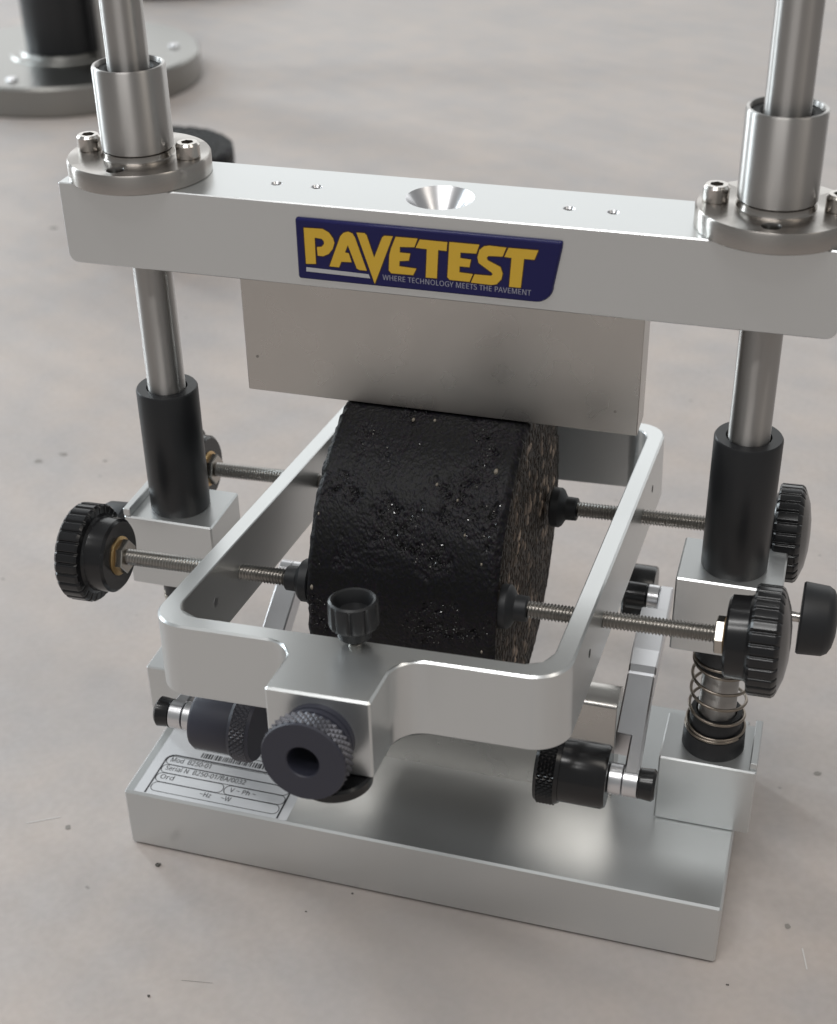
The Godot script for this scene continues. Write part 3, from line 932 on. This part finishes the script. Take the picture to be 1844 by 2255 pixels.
	g.lathe([Vector2(0.0018, 0.0020), Vector2(0.0040, 0.0020), Vector2(0.0046, 0.0026), Vector2(0.0047, 0.0050), Vector2(0.0055, 0.0052), Vector2(0.0066, 0.0060), Vector2(0.0069, 0.0068), Vector2(0.0069, 0.0124), Vector2(0.0066, 0.0132), Vector2(0.0060, 0.0136), Vector2(0.0054, 0.0133), Vector2(0.0048, 0.0120), Vector2(0.0042, 0.0100), Vector2(0.0, 0.0098)], 144, flute)
	put("thumb_head", g, M.black, th)
	g = G.new()
	g.xf = turned(Basis.IDENTITY, Vector3(0.0032, 0.0, 0.1052))
	g.lathe([Vector2(0.0, -0.0268), Vector2(0.0092, -0.0268), Vector2(0.0098, -0.0264), Vector2(0.0098, -0.0240), Vector2(0.0092, -0.0233), Vector2(0.0, -0.0233)], 64)
	put("lower_knob", g, M.plastic, yoke)


var _clamp := {}
func clamp_screw(yoke: Node, xf: Transform3D, right: bool) -> void:
	if _clamp.is_empty():
		var g := G.new()
		var pr := []
		var y := 0.0365
		while y < 0.0935:
			pr.append(Vector2(0.00205, y)); pr.append(Vector2(0.00262, y + 0.0005))
			y += 0.001
		g.lathe(pr, 20, null, 0.001)
		_clamp.threaded_rod = g.mesh(M.thread)
		g = G.new()
		g.lathe([Vector2(0.0, 0.0290), Vector2(0.0062, 0.0290), Vector2(0.0066, 0.0294), Vector2(0.0066, 0.0318), Vector2(0.0060, 0.0326), Vector2(0.0042, 0.0336), Vector2(0.0039, 0.0340), Vector2(0.0038, 0.0372), Vector2(0.0035, 0.0375), Vector2(0.0, 0.0375)], 40)
		_clamp.rubber_foot = g.mesh(M.rubber)
		g = G.new()
		var hex := PackedVector2Array()
		for i in 6: hex.append(Vector2.from_angle(i * PI / 3 + 0.2) * 0.0054)
		g.prism(hex, 0.0912, 0.0938, 0.0003, 0.0003)
		_clamp.hex_nut = g.mesh(M.nut)
		g = G.new()
		g.lathe([Vector2(0.0, 0.0938), Vector2(0.0060, 0.0938), Vector2(0.0063, 0.0940), Vector2(0.0063, 0.0947)], 40)
		_clamp.brass_washer = g.mesh(M.brass)
		g = G.new()
		var flute := func(a: float, r: float) -> float: return r - (0.0007 * pow(maxf(0.0, cos(a * 28.0)), 4.0) if r > 0.0140 else 0.0)
		g.lathe([Vector2(0.0, 0.0943), Vector2(0.0108, 0.0943), Vector2(0.0117, 0.0951), Vector2(0.0118, 0.0985), Vector2(0.0120, 0.1003), Vector2(0.0128, 0.1010), Vector2(0.0150, 0.1012), Vector2(0.0156, 0.1019), Vector2(0.0156, 0.1080), Vector2(0.0150, 0.1088), Vector2(0.0138, 0.1094)], 336, flute)
		g.lathe([Vector2(0.0138, 0.1094), Vector2(0.0100, 0.1108), Vector2(0.005, 0.1116), Vector2(0.0, 0.1118)], 56)
		_clamp.knob = g.mesh(M.plastic)
	var c := group_node("clamp_screw", yoke, xf)
	for k in ["threaded_rod", "rubber_foot", "hex_nut", "brass_washer", "knob"]: put_mesh(k, _clamp[k], c)


# ---------------------------------------------------------------- the asphalt core
func core_mesh(r0: float, x0: float, x1: float, nt: int, nx: int, seed_: int, rough := 1.0) -> Array:
	var cell := noise(FastNoiseLite.TYPE_CELLULAR, 330.0, seed_)
	cell.cellular_return_type = FastNoiseLite.RETURN_DISTANCE
	var grit := noise(FastNoiseLite.TYPE_CELLULAR, 620.0, seed_ + 9)
	grit.cellular_return_type = FastNoiseLite.RETURN_DISTANCE
	var patch := noise(FastNoiseLite.TYPE_SIMPLEX_SMOOTH, 55.0, seed_ + 1, 2)
	var fine := noise(FastNoiseLite.TYPE_SIMPLEX_SMOOTH, 700.0, seed_ + 2, 3)
	var mid := noise(FastNoiseLite.TYPE_SIMPLEX_SMOOTH, 240.0, seed_ + 3, 2)
	var P := []
	var C := []
	for i in nx + 1:
		var x := lerpf(x0, x1, float(i) / nx)
		var row := PackedVector3Array()
		var crow := PackedColorArray()
		var e := minf(x - x0, x1 - x)
		for j in nt:
			var a := TAU * j / nt
			var q := Vector3(x, cos(a) * r0, sin(a) * r0)
			var k := clampf(patch.get_noise_3dv(q) * 2.0 + 0.35, 0.0, 1.0)
			var pit := clampf(mid.get_noise_3dv(q) * 2.2 - 0.35, 0.0, 1.0)
			var fn := fine.get_noise_3dv(q)
			var d := -0.00055 * pit * (0.2 + k) - 0.00030 * absf(fn) * 2.0 * (0.4 + 0.8 * k) - 0.00032 * (0.25 + 0.9 * k) * (grit.get_noise_3dv(q) + 1.0)
			d -= (0.0016 + 0.0012 * mid.get_noise_3dv(q * 0.7)) * pow(clampf(1.0 - e / 0.0022, 0.0, 1.0), 2.0)
			d *= rough
			row.append(Vector3(x, cos(a) * (r0 + d), sin(a) * (r0 + d)))
			var v := 0.0065 + 0.0015 * k + 0.0025 * fn
			if cell.get_noise_3dv(q * 0.9 + Vector3(1, 2, 3)) < -0.985 and k > 0.5: v = 0.16
			crow.append(Color(v * 1.04, v * 0.98, v * 1.14))
		P.append(row); C.append(crow)
	var g := G.new()
	g.colored = true
	var N := []
	for i in nx + 1:
		var row := PackedVector3Array()
		for j in nt:
			var dx: Vector3 = P[mini(i + 1, nx)][j] - P[maxi(i - 1, 0)][j]
			var da: Vector3 = P[i][(j + 1) % nt] - P[i][(j + nt - 1) % nt]
			var nn := dx.cross(da).normalized()
			var o := Vector3(0, P[i][j].y, P[i][j].z)
			row.append(nn if nn.dot(o) > 0 else -nn)
		N.append(row)
	for i in nx:
		for j in nt:
			var k := (j + 1) % nt
			g.tri(P[i][j], P[i + 1][j], P[i + 1][k], N[i][j], N[i + 1][j], N[i + 1][k], Vector2.ZERO, Vector2.ZERO, Vector2.ZERO, C[i][j], C[i + 1][j], C[i + 1][k])
			g.tri(P[i][j], P[i + 1][k], P[i][k], N[i][j], N[i + 1][k], N[i][k], Vector2.ZERO, Vector2.ZERO, Vector2.ZERO, C[i][j], C[i + 1][k], C[i][k])
	return [g, P]


func core_face(rim: PackedVector3Array, x: float, dirx: float, seed_: int, brown: bool) -> G:
	var nt := rim.size()
	var nr := 110
	var stone := noise(FastNoiseLite.TYPE_CELLULAR, 300.0, seed_)
	stone.cellular_return_type = FastNoiseLite.RETURN_CELL_VALUE
	var gap := noise(FastNoiseLite.TYPE_CELLULAR, 300.0, seed_)
	gap.cellular_return_type = FastNoiseLite.RETURN_DISTANCE2_SUB
	var grain := noise(FastNoiseLite.TYPE_SIMPLEX_SMOOTH, 420.0, seed_ + 4, 3)
	var wash := noise(FastNoiseLite.TYPE_SIMPLEX_SMOOTH, 45.0, seed_ + 5, 2)
	var P := []
	var C := []
	for i in nr + 1:
		var f := float(i) / nr
		var row := PackedVector3Array(); var crow := PackedColorArray()
		for j in nt:
			var b := rim[j]
			var q := Vector3(0, b.y * f, b.z * f)
			var cv := stone.get_noise_3dv(q) * 0.5 + 0.5
			var edge := clampf((gap.get_noise_3dv(q) + 1.0) * 3.2, 0.0, 1.0)
			var gn := grain.get_noise_3dv(q)
			var ws := wash.get_noise_3dv(q)
			var rr := q.length()
			var dark := clampf((rr - 0.0405) / 0.005, 0.0, 1.0)
			var lightness := 0.024 + 0.028 * clampf(ws + 0.5, 0.0, 1.2) + 0.012 * cv
			if cv > 0.72: lightness += 0.36 * (cv - 0.72) / 0.28 * clampf(ws * 1.4 + 0.55, 0.08, 1.0)
			lightness *= 0.45 + 0.55 * edge
			lightness *= 1.0 + 0.9 * gn
			lightness = lerpf(lightness, 0.012, dark * 0.85)
			if not brown: lightness = 0.014 + 0.05 * maxf(0.0, cv - 0.8) * edge
			crow.append(Color(lightness * 1.2, lightness * 0.92, lightness * 0.72) if brown else Color(lightness, lightness, lightness))
			var dep := 0.0 if i == nr else 0.00045 * (edge - 1.0) + 0.00015 * gn
			row.append(Vector3(b.x if i == nr else x + dirx * dep, q.y, q.z))
		P.append(row); C.append(crow)
	var g := G.new()
	g.colored = true
	for i in nr:
		for j in nt:
			var k := (j + 1) % nt
			for t in [[[i, j], [i + 1, j], [i + 1, k]], [[i, j], [i + 1, k], [i, k]]]:
				var a: Vector3 = P[t[0][0]][t[0][1]]; var b: Vector3 = P[t[1][0]][t[1][1]]; var d: Vector3 = P[t[2][0]][t[2][1]]
				var nn := (b - a).cross(d - a)
				if nn.length() < 1e-16: continue
				nn = nn.normalized()
				if nn.x * dirx < 0: nn = -nn
				g.tri(a, b, d, nn, nn, nn, Vector2.ZERO, Vector2.ZERO, Vector2.ZERO, C[t[0][0]][t[0][1]], C[t[1][0]][t[1][1]], C[t[2][0]][t[2][1]])
	return g


# glossy tar-coated crumbs standing proud in the open patches of the curved side
func tar_grains(core: Node, r0: float, x0: float, x1: float, count: int, seed_: int) -> void:
	var patch := noise(FastNoiseLite.TYPE_SIMPLEX_SMOOTH, 55.0, seed_ + 1, 2)
	var rng := RandomNumberGenerator.new(); rng.seed = seed_
	var g := G.new()
	var c := [Vector3(1, 0.1, 0.2), Vector3(-0.9, -0.1, 0.1), Vector3(0.1, 0.9, -0.1), Vector3(-0.1, -1, 0.2), Vector3(0.1, 0.2, 1.1), Vector3(0, -0.1, -0.8)]
	for f in [[0, 2, 4], [0, 2, 5], [0, 3, 4], [0, 3, 5], [1, 2, 4], [1, 2, 5], [1, 3, 4], [1, 3, 5]]:
		var nn: Vector3 = (c[f[1]] - c[f[0]]).cross(c[f[2]] - c[f[0]]).normalized()
		if nn.dot(c[f[0]] + c[f[1]] + c[f[2]]) < 0: nn = -nn
		g.tri(c[f[0]], c[f[1]], c[f[2]], nn, nn, nn)
	var mm := MultiMesh.new()
	mm.transform_format = MultiMesh.TRANSFORM_3D
	mm.mesh = g.mesh(M.tar)
	mm.instance_count = count
	var k := 0
	while k < count:
		var x := rng.randf_range(x0, x1)
		var a := rng.randf() * TAU
		var q := Vector3(x, cos(a) * 0.05, sin(a) * 0.05)
		if patch.get_noise_3dv(q) + rng.randf_range(-0.25, 0.25) < 0.10 and rng.randf() > 0.10: continue
		var sc := rng.randf_range(0.00018, 0.00050)
		var b := Basis.from_euler(Vector3(rng.randf(), rng.randf(), rng.randf()) * TAU).scaled_local(Vector3(sc, sc * 0.7, sc * rng.randf_range(0.8, 1.5)))
		mm.set_instance_transform(k, Transform3D(b, Vector3(x, cos(a) * (r0 - 0.0002), sin(a) * (r0 - 0.0002))))
		k += 1
	var o := MultiMeshInstance3D.new()
	o.name = "tar_grain"
	o.multimesh = mm
	o.set_meta("kind", "stuff")
	core.add_child(o, true)


func build_core() -> void:
	var core := group_node("asphalt_core", self, turned(Basis.IDENTITY.rotated(Vector3.UP, 0.012), Vector3(0, 0.11485, 0)))
	tag(core, "pitted black asphalt core with brown sawn end, held between the two loading plates", "asphalt core")
	var r := core_mesh(0.0500, -0.0290, 0.0283, 900, 220, 31)
	put("curved_side", r[0], M.asphalt, core)
	var P: Array = r[1]
	var fr := put("sawn_end", core_face(P[P.size() - 1], 0.0283, 1.0, 41, true), M.asphalt, core)
	fr.set_meta("label", "brown sawn end showing cut stones")
	put("sawn_end", core_face(P[0], -0.0290, -1.0, 42, false), M.asphalt, core)
	tar_grains(core, 0.0497, -0.0275, 0.0262, 9000, 31)
	var st := mat(0.24, 0.21, 0.17, 0.5)
	var rng := RandomNumberGenerator.new(); rng.seed = 8
	for p in [[0.0226, 0.523, 1.0], [-0.0061, 0.208, 0.8], [0.0003, 0.192, 0.7], [0.0064, 0.653, 0.6], [-0.0271, 1.363, 0.8], [0.0133, 0.732, 0.5], [0.0246, 1.633, 0.6], [0.0171, 0.929, 0.5], [-0.027, 0.918, 0.5], [0.0230, 1.08, 0.5]]:
		var g := G.new()
		var a: float = p[1]
		g.xf = Transform3D(Basis.from_euler(Vector3(a, 0, rng.randf())).scaled_local(Vector3(0.6, 0.5, 1.0) * 0.0011 * p[2]), Vector3(p[0], cos(a) * 0.0498, sin(a) * 0.0498))
		g.lathe([Vector2(0, -1), Vector2(0.75, -0.6), Vector2(1, 0), Vector2(0.7, 0.7), Vector2(0, 1)], 10)
		for i in g.n.size(): g.n[i] = g.n[i].normalized()
		put("pale_stone", g, st, core)


# ---------------------------------------------------------------- what stands behind
func build_background() -> void:
	# another asphalt core lying on the floor behind the bar
	var P := group_node("asphalt_core", self, turned(Basis.IDENTITY.rotated(Vector3(0, 0, 1), PI / 2), Vector3(-0.3340, 0.031, -0.4960)))
	tag(P, "black asphalt core lying flat on the floor behind the left end of the crossbar", "asphalt core")
	var r := core_mesh(0.0490, -0.031, 0.031, 160, 40, 61, 1.6)
	put("curved_side", r[0], M.asphalt, P)
	var rows: Array = r[1]
	put("sawn_end", core_face(rows[rows.size() - 1], 0.031, 1.0, 62, false), M.asphalt, P)
	# the round steel foot of another stand, top left
	var f := group_node("column_stand", self, turned(Basis.IDENTITY, Vector3(-0.587, 0, -0.832)))
	tag(f, "round steel foot of another stand with black column, upper left behind the jig", "column stand")
	var g := G.new()
	g.lathe([Vector2(0.1190, 0.0), Vector2(0.1205, 0.0015), Vector2(0.1205, 0.0240), Vector2(0.1185, 0.0260), Vector2(0.050, 0.0260), Vector2(0.0485, 0.0275), Vector2(0.041, 0.0280), Vector2(0.039, 0.0300), Vector2(0.0, 0.0300)], 128)
	put("foot_disc", g, mat(0.30, 0.295, 0.28, 0.3, 1.0), f)
	g = G.new()
	g.lathe([Vector2(0.0350, 0.0290), Vector2(0.0350, 0.160), Vector2(0.0365, 0.162), Vector2(0.0365, 0.260), Vector2(0.0, 0.260)], 64)
	put("black_column", g, M.black, f)
	g = G.new()
	g.xf = turned(Basis.IDENTITY, Vector3(0.047, 0.0, 0.012))
	g.lathe([Vector2(0.0085, 0.026), Vector2(0.0085, 0.30), Vector2(0.0, 0.30)], 32)
	put("steel_post", g, M.rod, f)
	for a in [0.3, 1.57, 2.8, 4.3, 5.9]:
		g = G.new()
		g.xf = turned(Basis.IDENTITY, Vector3(cos(a) * 0.098, 0.0258, sin(a) * 0.098))
		g.lathe([Vector2(0.0048, 0.0), Vector2(0.0048, 0.0014), Vector2(0.0040, 0.0024), Vector2(0.0, 0.0026)], 24)
		put("bolt_head", g, M.bright, f)
	# dark round base just peeping in at the top edge
	var d := group_node("dark_base", self, turned(Basis.IDENTITY, Vector3(-0.690, 0, -1.285)))
	tag(d, "dark grey round base at the very top edge, behind the steel foot", "equipment base")
	g = G.new()
	g.lathe([Vector2(0.152, 0.0), Vector2(0.154, 0.002), Vector2(0.154, 0.028), Vector2(0.150, 0.031), Vector2(0.05, 0.031), Vector2(0.048, 0.09), Vector2(0.0, 0.09)], 96)
	put("base_disc", g, mat(0.06, 0.058, 0.056, 0.5), d)
